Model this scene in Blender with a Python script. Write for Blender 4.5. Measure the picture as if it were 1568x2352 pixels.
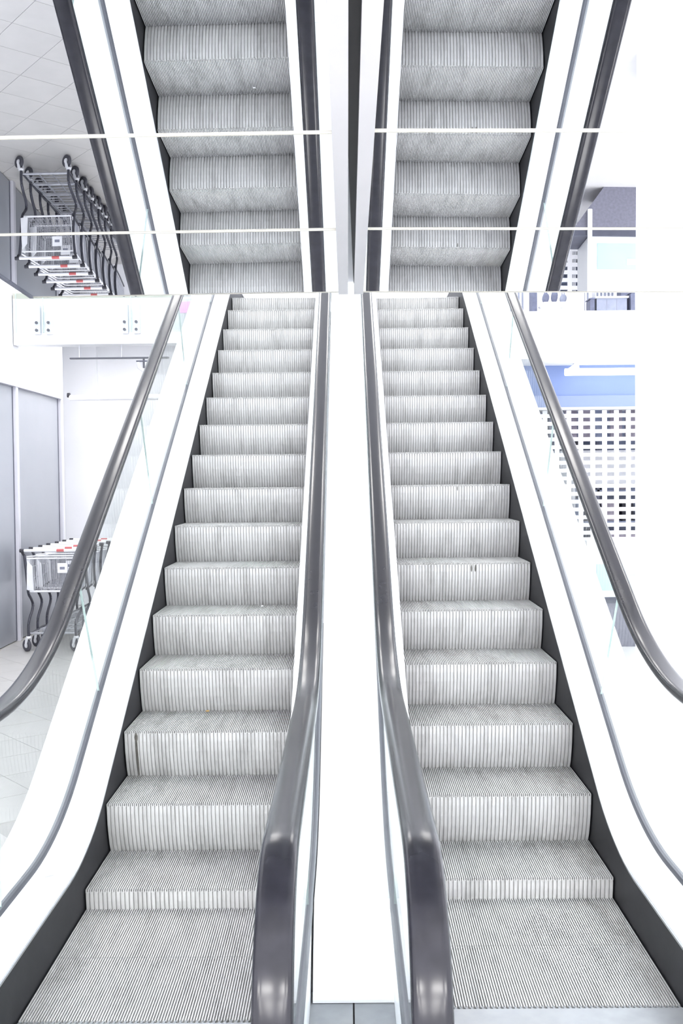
import bpy, math, random
from mathutils import Vector, Matrix

for o in list(bpy.data.objects):
    bpy.data.objects.remove(o, do_unlink=True)
scene = bpy.context.scene
col = scene.collection
random.seed(7)

# ------------------------------------------------------------------ camera
cam_data = bpy.data.cameras.new('camera')
cam_data.sensor_fit = 'VERTICAL'
cam_data.sensor_height = 36.0
cam_data.lens = 36.0 * 2464.57 / 2352.0
cam_data.clip_start = 0.05
cam = bpy.data.objects.new('camera', cam_data)
col.objects.link(cam)
cr = Vector((0.999937, 0.005616, -0.009698))
cf = Vector((-0.00592, 0.999483, -0.031599))
cu = Vector((0.009516, 0.031655, 0.999454))
m = Matrix.Identity(4)
for i in range(3):
    m[i][0], m[i][1], m[i][2] = cr[i], cu[i], -cf[i]
m[0][3], m[1][3], m[2][3] = 0.0, 0.0, 1.76
cam.matrix_world = m
scene.camera = cam

# ------------------------------------------------------------------ world and exposure
w = bpy.data.worlds.new('World')
scene.world = w
w.use_nodes = True
bg = w.node_tree.nodes['Background']
bg.inputs[0].default_value = (0.93, 0.94, 1.0, 1)
bg.inputs[1].default_value = 0.8
vs = scene.view_settings
vs.view_transform = 'Standard'
vs.look = 'None'
vs.gamma = 1.0
vs.use_curve_mapping = False
vs.exposure = 2.45

LAMP_STRENGTH = 5.0       # added, unseen panels in the high ceiling
HALL_STRENGTH = 14.0      # added panels in the entrance hall ceiling, unseen behind the camera

# ------------------------------------------------------------------ materials
def mat(name, color, rough=0.5, metal=0.0, var=0.06, scale=6.0, stretch=(1, 1, 1), bump=0.0,
        spec=0.5, dirt=None, dirt_fac=0.0, dirt_scale=3.0, per_object=False, coat=0.0):
    M = bpy.data.materials.new(name)
    M.use_nodes = True
    nt = M.node_tree
    N, L = nt.nodes, nt.links
    b = N['Principled BSDF']
    tc = N.new('ShaderNodeTexCoord')
    mp = N.new('ShaderNodeMapping')
    mp.inputs['Scale'].default_value = stretch
    L.new(tc.outputs['Object'], mp.inputs['Vector'])
    if per_object:
        oi = N.new('ShaderNodeObjectInfo')
        mu = N.new('ShaderNodeMath'); mu.operation = 'MULTIPLY'; mu.inputs[1].default_value = 37.0
        L.new(oi.outputs['Random'], mu.inputs[0])
        L.new(mu.outputs[0], mp.inputs['Location'])
    nz = N.new('ShaderNodeTexNoise')
    nz.inputs['Scale'].default_value = scale
    nz.inputs['Detail'].default_value = 4
    L.new(mp.outputs[0], nz.inputs['Vector'])
    rp = N.new('ShaderNodeValToRGB')
    rp.color_ramp.elements[0].position = 0.3
    rp.color_ramp.elements[1].position = 0.7
    rp.color_ramp.elements[0].color = (*[max(0, c * (1 - var)) for c in color], 1)
    rp.color_ramp.elements[1].color = (*[min(1, c * (1 + var)) for c in color], 1)
    L.new(nz.outputs['Fac'], rp.inputs[0])
    out = rp.outputs[0]
    if dirt:
        n2 = N.new('ShaderNodeTexNoise')
        n2.inputs['Scale'].default_value = dirt_scale
        n2.inputs['Detail'].default_value = 6
        n2.inputs['Roughness'].default_value = 0.7
        L.new(mp.outputs[0], n2.inputs['Vector'])
        r2 = N.new('ShaderNodeValToRGB')
        r2.color_ramp.elements[0].position = 0.48
        r2.color_ramp.elements[1].position = 0.72
        r2.color_ramp.elements[0].color = (0, 0, 0, 1)
        r2.color_ramp.elements[1].color = (dirt_fac, dirt_fac, dirt_fac, 1)
        L.new(n2.outputs['Fac'], r2.inputs[0])
        mx = N.new('ShaderNodeMixRGB')
        mx.inputs[2].default_value = (*dirt, 1)
        L.new(r2.outputs[0], mx.inputs[0])
        L.new(out, mx.inputs[1])
        out = mx.outputs[0]
    L.new(out, b.inputs['Base Color'])
    b.inputs['Roughness'].default_value = rough
    b.inputs['Metallic'].default_value = metal
    b.inputs['Specular IOR Level'].default_value = spec
    b.inputs['Coat Weight'].default_value = coat
    if bump:
        bp = N.new('ShaderNodeBump')
        bp.inputs['Strength'].default_value = bump
        bp.inputs['Distance'].default_value = 0.01
        L.new(nz.outputs['Fac'], bp.inputs['Height'])
        L.new(bp.outputs[0], b.inputs['Normal'])
    return M

def glass_mat(name, tint, ior=1.30, rough=0.0):
    M = bpy.data.materials.new(name)
    M.use_nodes = True
    nt = M.node_tree
    N, L = nt.nodes, nt.links
    N.remove(N['Principled BSDF'])
    out = N['Material Output']
    tr = N.new('ShaderNodeBsdfTransparent')
    nz = N.new('ShaderNodeTexNoise'); nz.inputs['Scale'].default_value = 2.0
    rp = N.new('ShaderNodeValToRGB')
    rp.color_ramp.elements[0].color = (*[c * 0.985 for c in tint], 1)
    rp.color_ramp.elements[1].color = (*tint, 1)
    L.new(nz.outputs['Fac'], rp.inputs[0]); L.new(rp.outputs[0], tr.inputs[0])
    gl = N.new('ShaderNodeBsdfGlossy'); gl.inputs['Roughness'].default_value = rough
    fr = N.new('ShaderNodeFresnel'); fr.inputs[0].default_value = ior
    mx = N.new('ShaderNodeMixShader')
    ge = N.new('ShaderNodeNewGeometry')
    iv = N.new('ShaderNodeMath'); iv.operation = 'SUBTRACT'; iv.inputs[0].default_value = 1.0
    L.new(ge.outputs['Backfacing'], iv.inputs[1])
    mu = N.new('ShaderNodeMath'); mu.operation = 'MULTIPLY'
    L.new(fr.outputs[0], mu.inputs[0]); L.new(iv.outputs[0], mu.inputs[1])
    L.new(mu.outputs[0], mx.inputs[0]); L.new(tr.outputs[0], mx.inputs[1]); L.new(gl.outputs[0], mx.inputs[2])
    L.new(mx.outputs[0], out.inputs['Surface'])
    return M

def emit_mat(name, color, strength):
    M = bpy.data.materials.new(name)
    M.use_nodes = True
    nt = M.node_tree
    b = nt.nodes['Principled BSDF']
    b.inputs['Base Color'].default_value = (*color, 1)
    b.inputs['Emission Color'].default_value = (*color, 1)
    b.inputs['Emission Strength'].default_value = strength
    return M

M = {}
M['step'] = mat('ribbed_aluminium', (0.52, 0.52, 0.518), 0.42, 0.15, 0.05, 2.5, (7, 1.6, 1.6),
                dirt=(0.19, 0.187, 0.18), dirt_fac=0.45, dirt_scale=2.0, per_object=True)
M['skirt'] = mat('dark_skirt_metal', (0.015, 0.015, 0.018), 0.5, 0.0, 0.15, 5.0, spec=0.3, dirt=(0.03, 0.03, 0.034), dirt_fac=0.4, dirt_scale=9)
M['white_deck'] = mat('white_painted_metal', (0.86, 0.88, 0.9), 0.35, 0.0, 0.02, 3.0)
M['trim_metal'] = mat('grey_aluminium', (0.075, 0.078, 0.095), 0.4, 0.1, 0.08, 8.0)
M['rubber'] = mat('black_rubber', (0.012, 0.012, 0.016), 0.20, 0.0, 0.2, 20.0, spec=0.25)
M['guide'] = mat('steel_guide', (0.45, 0.46, 0.48), 0.3, 0.9, 0.05, 8.0)
M['glass'] = glass_mat('clear_glass', (0.945, 0.97, 0.965))
M['glass_edge'] = mat('green_glass_edge', (0.40, 0.50, 0.48), 0.2, 0.0, 0.1, 6.0)
M['plate'] = mat('landing_metal', (0.30, 0.315, 0.335), 0.45, 0.3, 0.1, 12.0, dirt=(0.3, 0.3, 0.3), dirt_fac=0.4)
M['white_wall'] = mat('white_wall_paint', (0.84, 0.85, 0.88), 0.6, 0.0, 0.015, 2.0)
M['white_ceiling'] = mat('white_ceiling_paint', (0.85, 0.86, 0.88), 0.7, 0.0, 0.015, 2.0)
M['floor'] = mat('pale_floor', (0.70, 0.69, 0.68), 0.35, 0.0, 0.03, 4.0)
M['grout'] = mat('floor_joint', (0.43, 0.42, 0.41), 0.7, 0.0, 0.05, 9.0)
M['tile'] = mat('pale_floor_tile', (0.50, 0.49, 0.475), 0.3, 0.0, 0.04, 5.0, per_object=True)
M['scrap_orange'] = mat('orange_scrap', (0.42, 0.27, 0.10), 0.7, 0.0, 0.2, 90.0)
M['grime'] = mat('dark_grime', (0.09, 0.085, 0.075), 0.7, 0.0, 0.3, 60.0)
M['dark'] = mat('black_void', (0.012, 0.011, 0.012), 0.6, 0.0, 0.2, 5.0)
M['panel_grey'] = mat('grey_frosted_panel', (0.32, 0.335, 0.375), 0.25, 0.0, 0.05, 1.0)
M['mullion'] = mat('pale_mullion', (0.66, 0.66, 0.72), 0.4, 0.2, 0.03, 5.0)
M['seam'] = mat('cream_seam_strip', (0.42, 0.41, 0.36), 0.4, 0.0, 0.03, 5.0)
M['blue'] = mat('blue_fascia', (0.19, 0.265, 0.50), 0.55, 0.0, 0.04, 2.0)
M['blue_pale'] = mat('pale_blue_fascia_band', (0.235, 0.30, 0.51), 0.55, 0.0, 0.03, 2.0)
M['lightblue'] = mat('light_blue_print', (0.50, 0.80, 0.92), 0.5, 0.0, 0.04, 3.0)
M['grille'] = mat('white_grille', (0.88, 0.88, 0.90), 0.5, 0.0, 0.02, 5.0)
M['counter_grey'] = mat('grey_counter_panel', (0.20, 0.20, 0.25), 0.6, 0.0, 0.12, 40.0)
M['dark_grey'] = mat('dark_grey_band', (0.09, 0.095, 0.13), 0.5, 0.0, 0.1, 10.0)
M['shop_grey'] = mat('grey_blue_goods', (0.20, 0.21, 0.28), 0.6, 0.0, 0.15, 10.0)
M['shop_pale'] = mat('pale_blue_goods', (0.30, 0.34, 0.46), 0.6, 0.0, 0.1, 10.0)
M['shop_mauve'] = mat('mauve_grey_goods', (0.40, 0.36, 0.42), 0.6, 0.0, 0.2, 14.0)
M['shop_up'] = mat('pale_slate_goods', (0.19, 0.21, 0.28), 0.6, 0.0, 0.1, 14.0)
M['shop_dim'] = mat('slate_blue_goods', (0.085, 0.095, 0.15), 0.6, 0.0, 0.2, 14.0)
M['shop_black'] = mat('black_goods', (0.015, 0.015, 0.025), 0.5, 0.0, 0.2, 10.0)
M['shop_red'] = mat('red_goods', (0.35, 0.06, 0.09), 0.5, 0.0, 0.2, 10.0)
M['pink'] = mat('pink_print', (0.72, 0.40, 0.66), 0.5, 0.0, 0.05, 10.0)
M['purple'] = mat('purple_print', (0.36, 0.16, 0.42), 0.5, 0.0, 0.05, 10.0)
M['chrome'] = mat('zinc_wire', (0.42, 0.43, 0.47), 0.35, 0.6, 0.1, 20.0)
M['tube'] = mat('dark_zinc_tube', (0.06, 0.062, 0.08), 0.35, 0.5, 0.1, 20.0)
M['cart_white'] = mat('white_cart_plastic', (0.78, 0.79, 0.82), 0.45, 0.0, 0.04, 10.0)
M['cart_black'] = mat('black_cart_plastic', (0.03, 0.03, 0.04), 0.5, 0.0, 0.1, 10.0)
M['cart_red'] = mat('red_handle_label', (0.55, 0.10, 0.10), 0.5, 0.0, 0.1, 10.0)
M['cart_tyre'] = mat('grey_castor_tyre', (0.06, 0.06, 0.075), 0.6, 0.0, 0.1, 20.0)
M['lamp'] = emit_mat('added_lamp_diffuser', (1.0, 0.98, 0.95), LAMP_STRENGTH)
M['added_bay_lamp'] = emit_mat('added_bay_diffuser', (1.0, 0.98, 0.97), 2.0)
M['added_hall_lamp'] = emit_mat('added_hall_diffuser', (1.0, 0.98, 0.96), HALL_STRENGTH)
M['tubelamp'] = emit_mat('tube_lamp', (1.0, 1.0, 1.0), 0.6)
MIR = mat('silver_mirror', (0.74, 0.755, 0.785), 0.0, 1.0, 0.004, 1.0)
M['mirror'] = MIR
M['slot'] = mat('pale_grey_profile', (0.40, 0.40, 0.415), 0.5, 0.0, 0.02, 4.0)

# ------------------------------------------------------------------ helpers
class MB:
    def __init__(self): self.v = []; self.f = []
    def add(self, vs_, fs_):
        n = len(self.v)
        self.v += [tuple(p) for p in vs_]
        self.f += [tuple(i + n for i in f) for f in fs_]
        return self
    def box(self, x0, x1, y0, y1, z0, z1):
        return self.add([(x0,y0,z0),(x1,y0,z0),(x1,y1,z0),(x0,y1,z0),(x0,y0,z1),(x1,y0,z1),(x1,y1,z1),(x0,y1,z1)],
                        [(0,3,2,1),(4,5,6,7),(0,1,5,4),(1,2,6,5),(2,3,7,6),(3,0,4,7)])
    def cbox(self, x0, x1, y0, y1, z0, z1, c=0.01):
        """box with chamfered edges seen along y (prism along y)"""
        pr = [(x0+c,z0),(x1-c,z0),(x1,z0+c),(x1,z1-c),(x1-c,z1),(x0+c,z1),(x0,z1-c),(x0,z0+c)]
        n = len(pr)
        vs_ = [(x,y0,z) for x,z in pr] + [(x,y1,z) for x,z in pr]
        fs_ = [tuple(range(n)), tuple(range(2*n-1,n-1,-1))]
        fs_ += [(i,i+n,(i+1)%n+n,(i+1)%n) for i in range(n)]
        return self.add(vs_, fs_)
    def tube(self, pts, r, n=8, r_end=None, sub=1):
        pts = [Vector(p) for p in pts]
        if sub > 1:
            q = []
            for i in range(len(pts)-1):
                p0, p1, p2, p3 = pts[max(0,i-1)], pts[i], pts[i+1], pts[min(len(pts)-1,i+2)]
                for k in range(sub):
                    t = k/sub
                    q.append(0.5*((2*p1)+(p2-p0)*t+(2*p0-5*p1+4*p2-p3)*t*t+(3*p1-p0-3*p2+p3)*t**3))
            pts = q + [pts[-1]]
        rings = []
        up = Vector((0.123, 0.31, 0.95)).normalized()
        for i, p in enumerate(pts):
            a = pts[max(0, i-1)]; b = pts[min(len(pts)-1, i+1)]
            t = (b-a).normalized()
            s = t.cross(up)
            if s.length < 1e-3: s = t.cross(Vector((1,0,0)))
            s.normalize(); q = s.cross(t)
            rr = r if r_end is None else r + (r_end-r)*i/(len(pts)-1)
            rings.append([p + s*(rr*math.cos(2*math.pi*k/n)) + q*(rr*math.sin(2*math.pi*k/n)) for k in range(n)])
        vs_ = [p for R_ in rings for p in R_]
        fs_ = []
        for i in range(len(pts)-1):
            for k in range(n):
                fs_.append((i*n+k, i*n+(k+1)%n, (i+1)*n+(k+1)%n, (i+1)*n+k))
        fs_.append(tuple(range(n-1,-1,-1))); fs_.append(tuple((len(pts)-1)*n+k for k in range(n)))
        return self.add(vs_, fs_)
    def disc(self, c, ax, r, h, n=16, hole=0.0):
        """cylinder of radius r and length h centred at c along axis 0/1/2"""
        vs_ = []
        for s in (-h/2, h/2):
            for k in range(n):
                a = 2*math.pi*k/n; p = [0,0,0]
                p[ax] = s; p[(ax+1)%3] = r*math.cos(a); p[(ax+2)%3] = r*math.sin(a)
                vs_.append((c[0]+p[0], c[1]+p[1], c[2]+p[2]))
        fs_ = [tuple(range(n-1,-1,-1)), tuple(range(n,2*n))] + [(k,(k+1)%n,(k+1)%n+n,k+n) for k in range(n)]
        return self.add(vs_, fs_)
    def sweep(self, prof, path, X):
        """prof: closed list of (dx, dn); path: list of (Y, Z); dn along the path's upper normal"""
        n = len(prof); vs_ = []
        for i, (y, z) in enumerate(path):
            a = path[max(0,i-1)]; b = path[min(len(path)-1,i+1)]
            ty, tz = b[0]-a[0], b[1]-a[1]
            l = math.hypot(ty, tz); ty /= l; tz /= l
            for dx, dn in prof: vs_.append((X+dx, y - tz*dn, z + ty*dn))
        fs_ = []
        for i in range(len(path)-1):
            for k in range(n):
                fs_.append((i*n+k, (i+1)*n+k, (i+1)*n+(k+1)%n, i*n+(k+1)%n))
        fs_.append(tuple(range(n))); fs_.append(tuple((len(path)-1)*n+k for k in range(n-1,-1,-1)))
        return self.add(vs_, fs_)
    def slab(self, A, B, th):
        """sheet between polylines A and B (same length) thickened by vector th"""
        n = len(A); th = Vector(th)
        vs_ = [Vector(p) for p in A] + [Vector(p) for p in B]
        vs_ = vs_ + [p + th for p in vs_]
        o = 2*n; fs_ = []
        for i in range(n-1):
            fs_.append((i, i+1, n+i+1, n+i)); fs_.append((o+i, o+n+i, o+n+i+1, o+i+1))
            fs_.append((i, o+i, o+i+1, i+1)); fs_.append((n+i, n+i+1, o+n+i+1, o+n+i))
        fs_.append((0, n, o+n, o)); fs_.append((n-1, o+n-1, o+2*n-1, 2*n-1))
        return self.add(vs_, fs_)
    def mesh(self, name, material, smooth=False):
        me = bpy.data.meshes.new(name)
        me.from_pydata([tuple(p) for p in self.v], [], self.f)
        me.materials.append(material)
        if smooth:
            for p in me.polygons: p.use_smooth = True
        me.update()
        return me
    def build(self, name, material, parent=None, smooth=False, recalc=True):
        me = self.mesh(name, material, smooth)
        if recalc:
            import bmesh
            bm = bmesh.new(); bm.from_mesh(me); bmesh.ops.recalc_face_normals(bm, faces=bm.faces); bm.to_mesh(me); bm.free()
        return link(name, me, parent)

def link(name, me, parent=None, loc=None):
    o = bpy.data.objects.new(name, me)
    col.objects.link(o)
    if parent: o.parent = parent
    if loc: o.location = loc
    return o

def empty(name, loc=(0,0,0)):
    o = bpy.data.objects.new(name, None)
    o.empty_display_size = 0.2
    col.objects.link(o); o.location = loc
    return o

def tag(o, label, cat, group=None):
    o['label'] = label; o['category'] = cat
    if group: o['group'] = group
    return o

def struct(o, label=None):
    o['kind'] = 'structure'
    if label: o['label'] = label
    return o

def copy_tree(o, parent=None):
    c = o.copy(); col.objects.link(c); c.parent = parent
    for ch in list(o.children): copy_tree(ch, c)
    return c

def smooth_by_angle(o, deg=35):
    me = o.data
    for p in me.polygons: p.use_smooth = True
    me.set_sharp_from_angle(angle=math.radians(deg))

TAN = math.tan(math.radians(30))
TOP = 3.50

# ------------------------------------------------------------------ the setting
# ground floor in three strips that leave the escalator pits open
FZ = 0.26      # the trolley side lies a little higher, flush with the outer deck
fl = MB()
fl.box(-9, -1.40, -4, 18, -0.12, FZ-0.006)
fl.box(1.40, 9, -4, 18, -0.12, 0.0)
fl.box(-1.40, 1.40, -4, 1.3, -0.12, 0.0)
floor = struct(fl.build('floor', M['floor']), 'pale floor around the escalators')
pit = MB().box(-1.40, 1.40, 1.3, 18, -0.62, -0.60).build('pit_bottom', M['dark'], floor)
# joints and diagonal tiles on the trolley side
MB().box(-3.08, -1.401, 2.0, 13.0, FZ-0.006, FZ-0.003).build('tile_bed', M['grout'], floor)
ts = 0.36; g = 0.0035
tm = MB()
tm.box(-ts/2+g/2, ts/2-g/2, -ts/2+g/2, ts/2-g/2, -0.003, 0.002)
tmesh = tm.mesh('tile', M['tile'])
ang = math.radians(40)
ca, sa = math.cos(ang), math.sin(ang)
ntile = 0
for i in range(-45, 46):
    for j in range(-45, 46):
        x = -2.3 + ts*(i*ca - j*sa); y = 8.0 + ts*(i*sa + j*ca)
        if -3.25 < x < -1.36 and 2.3 < y < 12.85 and ntile < 300:
            t = link('tile', tmesh, floor, (x, y, FZ)); t.rotation_euler.z = ang; ntile += 1

# left wall: grey panels between pale mullions, white plaster above
WX = -3.10
wl = MB().box(WX-0.25, WX-0.03, 1.5, 11.62, 2.71, 6.6).build('wall_left', M['white_wall'])
struct(wl, 'white wall above the grey panels')
MB().box(WX-0.25, WX-0.08, 1.5, 11.62, FZ, 2.71).build('wall_backing', M['white_wall'], wl)
ys = [11.60, 10.04, 8.48, 6.92, 5.36, 3.80, 2.24]
for i in range(len(ys)):
    MB().cbox(WX-0.03, WX+0.022, ys[i]-0.03, ys[i]+0.03, FZ, 2.66, 0.008).build('mullion', M['mullion'], wl)
    if i < len(ys)-1:
        y0, y1 = ys[i+1]+0.032, ys[i]-0.032
        p = MB().box(WX-0.05, WX-0.012, y0, y1, FZ+0.01, 2.64).build('panel', M['panel_grey'], wl)
        MB().box(WX-0.012, WX-0.009, y1-0.02, y1, FZ+0.01, 2.64).build('gasket', M['dark_grey'], p)
MB().box(WX-0.05, WX+0.03, 2.24, 11.62, 2.64, 2.72).build('top_rail', M['mullion'], wl)

# back wall behind the trolleys and upstairs
wb = MB()
wb.box(-7, 1.39, 13.0, 13.2, 0, 3.38)
wb.box(-9, 9, 19.0, 19.2, 3.3, 6.6)
wallb = struct(wb.build('wall_back', M['white_wall']), 'white back wall')
MB().box(-3.40, -3.0, 12.9, 13.0, FZ, 3.37).build('pilaster', M['white_wall'], wallb)
MB().cbox(-9.0, -3.14, 11.64, 11.9, 0, 3.37).build('return_wall', M['white_wall'], wallb)

# upper floor slab, with openings for the escalators
up = MB()
up.box(-3.12, -1.42, 10.1, 10.3, 3.04, TOP)
up.box(-3.12, -1.42, 10.3, 11.63, 3.38, TOP)
up.box(-7.0, -1.42, 11.63, 19.0, 3.38, TOP)
up.box(1.42, 9.0, 11.4, 19.0, 3.00, TOP)
up.box(-1.42, 1.42, 11.9, 19.0, 3.05, TOP)
fu = struct(up.build('floor_upper', M['white_ceiling']), 'white slab of the upper floor')
MB().box(-3.12, -1.45, 10.095, 10.13, 3.47, 3.52).build('edge_strip', M['seam'], fu)

# high ceiling over the void
cu_ = MB().box(-9, 9, 4.6, 19.2, 6.6, 6.75).build('ceiling_upper', M['white_ceiling'])
struct(cu_, 'white high ceiling above the upper floor')

# ------------------------------------------------------------------ mirrored low ceiling
ceil = MB().box(-1.60, 1.75, 0.78, 4.76, 2.99, 3.20).build('ceiling', M['white_ceiling'])
struct(ceil, 'low mirrored ceiling over the foot of the escalators')
MY = [0.80, 1.78, 2.76, 3.71, 4.765]
def zr(x, y): return 1.76 + 0.9673 - 0.0303*y - 0.0110*x
def zl(x, y): return 1.76 + 0.9587 - 0.0284*y + 0.0057*x
PITCH_L = [0, 0, 0.0006, -0.0012]      # small unevenness of the single panels
for side, X0, X1, zf in (('l', -1.385, -0.031, zl), ('r', 0.075, 1.62, zr)):
    for k in range(4):
        a, b = MY[k]+0.004, MY[k+1]-0.004
        ym = (a+b)/2
        pk = PITCH_L[k] if side == 'l' else 0.0
        pts = [(X0, a), (X1, a), (X1, b), (X0, b)]
        vs_ = [(x, y, zf(x, y) + pk*(y-ym)) for x, y in pts]
        vs_ += [(x, y, z+0.012) for x, y, z in vs_]
        MB().add(vs_, [(0,3,2,1),(4,5,6,7),(0,1,5,4),(1,2,6,5),(2,3,7,6),(3,0,4,7)]).build('mirror_panel', M['mirror'], ceil)
    for k in (1, 2, 3):
        y = MY[k]
        dz = -0.003
        def strip(y0, y1, d0, d1, name, mt):
            pts = [(X0, y0), (X1, y0), (X1, y1), (X0, y1)]
            vs_ = [(x, yy, zf(x, yy)+d0) for x, yy in pts] + [(x, yy, zf(x, yy)+d1) for x, yy in pts]
            MB().add(vs_, [(0,3,2,1),(4,5,6,7),(0,1,5,4),(1,2,6,5),(2,3,7,6),(3,0,4,7)]).build(name, mt, ceil)
        strip(y-0.0040, y+0.0025, -0.004, 0.014, 'seam_strip', M['seam'])
        strip(y+0.0027, y+0.0050, 0.002, 0.014, 'seam_gap', M['dark_grey'])
# end lip of the mirror and the dark line along its left side
for X0, X1, zf in ((-1.40, -0.031, zl), (0.075, 1.63, zr)):
    vs_ = []
    for d in (-0.002, 0.022):
        vs_ += [(X0, 4.766, zf(X0, 4.766)+d), (X1, 4.766, zf(X1, 4.766)+d), (X1, 4.78, zf(X1, 4.766)+d), (X0, 4.78, zf(X0, 4.766)+d)]
    MB().add(vs_, [(0,3,2,1),(4,5,6,7),(0,1,5,4),(1,2,6,5),(2,3,7,6),(3,0,4,7)]).build('end_lip', M['seam'], ceil)
def long_strip(xa, xb, d0, d1, name, mt, ya=0.80, yb=4.78, xa2=None, xb2=None, zfun=zr):
    xa2 = xa if xa2 is None else xa2; xb2 = xb if xb2 is None else xb2
    pts = [(xa, ya), (xb, ya), (xb2, yb), (xa2, yb)]
    vs_ = [(x, y, zfun(0, y)+d0) for x, y in pts] + [(x, y, zfun(0, y)+d1) for x, y in pts]
    return MB().add(vs_, [(0,3,2,1),(4,5,6,7),(0,1,5,4),(1,2,6,5),(2,3,7,6),(3,0,4,7)]).build(name, mt, ceil)
long_strip(-1.400, -1.384, -0.006, 0.02, 'edge_gasket', M['dark_grey'], zfun=lambda x, y: zl(-1.39, y))
# two white profiles on either side of a dark slot
long_strip(-0.032, 0.010, -0.010, 0.020, 'slot_profile', M['slot'])
long_strip(0.036, 0.077, -0.010, 0.020, 'slot_profile', M['slot'])
long_strip(0.006, 0.040, 0.045, 0.050, 'slot_back', M['white_wall'])
long_strip(0.010, 0.036, 0.022, 0.040, 'slot_dark_panel', M['dark'], yb=3.0)  # black panel up inside the slot, narrowing towards its far end
long_strip(0.010, 0.036, 0.022, 0.040, 'slot_dark_panel', M['dark'], ya=3.0, yb=4.7, xa2=0.034)

# ------------------------------------------------------------------ escalators
W = 0.812
CH = 0.4 / math.cos(math.radians(30))      # chain pitch between step noses

def step_mesh():
    b = MB()
    n = 90; p = W/n; rw = p*0.46; gd = 0.013; D = CH - 0.004
    x0 = -W/2
    # cleats of the tread: top, groove floor and both flanks
    for i in range(n):
        xa = x0 + i*p + (p-rw)/2; xb = xa + rw; xc = x0 + (i+1)*p + (p-rw)/2
        vs_ = []
        for y in (0.0, D):
            vs_ += [(xa,y,-gd),(xa,y,0),(xb,y,0),(xb,y,-gd),(min(xc, W/2),y,-gd)]
        b.add(vs_, [(0,5,6,1),(1,6,7,2),(2,7,8,3),(3,8,9,4),(0,1,2,3)])
    # curved riser with wider ribs
    n2 = 45; p2 = W/n2; rw2 = p2*0.69; gd2 = 0.010
    drops = [0.010, 0.05, 0.10, 0.15, 0.20, 0.25, 0.285]
    rec = lambda d: CH - math.sqrt(CH*CH - d*d) + 0.001
    rows = []
    vs_ = []
    for d in drops:
        for i in range(n2):
            xa = x0 + i*p2 + (p2-rw2)/2; xb = xa + rw2
            r = rec(d)
            vs_ += [(xa-0.001, r+gd2, -d), (xa, r, -d), (xb, r, -d), (xb+0.001, r+gd2, -d)]
    m_ = n2*4; fs_ = []
    for k in range(len(drops)-1):
        for i in range(m_-1):
            fs_.append((k*m_+i, k*m_+i+1, (k+1)*m_+i+1, (k+1)*m_+i))
    b.add(vs_, fs_)
    # sill under the cleat ends and side cheeks
    b.add([(x0,0.001,-gd),(-x0,0.001,-gd),(-x0,0.012,-gd-0.0005),(x0,0.012,-gd-0.0005)], [(0,1,2,3)])
    for sx in (x0, -x0):
        b.add([(sx,0,-0.002),(sx,D,-0.002),(sx,D,-0.05),(sx,rec(0.285)+0.006,-0.285),(sx,rec(0.2)+0.006,-0.2),(sx,rec(0.1)+0.006,-0.1)], [(0,1,2,3,4,5)])
    return b.mesh('step', M['step'])
STEP = step_mesh()

def line_fn(z0, y0, rel, zf, R):
    """height along Y of a rail parallel to the nose line: flat, fillet, incline, fillet, flat"""
    zt = TOP + zf
    Yi = y0 + (zf - rel - z0)/TAN
    Yj = y0 + (zt - rel - z0)/TAN
    t = R*math.tan(math.radians(15))
    c30, s30 = math.cos(math.radians(30)), math.sin(math.radians(30))
    def f(Y):
        if Y <= Yi - t: return zf
        if Y < Yi + t*c30: return zf + R - math.sqrt(max(0, R*R - (Y-(Yi-t))**2))
        if Y <= Yj - t*c30: return z0 + TAN*(Y-y0) + rel
        if Y < Yj + t: return zt - R + math.sqrt(max(0, R*R - ((Yj+t)-Y)**2))
        return zt
    return f

def frange(a, b, s):
    n = max(1, int(round((b-a)/s)))
    return [a + (b-a)*i/n for i in range(n+1)]

NEWEL_Y, NEWEL_R = 2.33, 0.33
END_Y = 12.4
RAIL_PROF = []
for k in range(13):      # rounded handrail top, flat underside
    a = math.pi*k/12
    RAIL_PROF.append((0.041*math.copysign(abs(math.cos(a))**0.55, math.cos(a)), 0.006 + 0.026*abs(math.sin(a))**0.6))
RAIL_PROF += [(-0.036, -0.004), (-0.022, -0.004), (-0.022, 0.004), (0.022, 0.004), (0.022, -0.004), (0.036, -0.004)]

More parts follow.
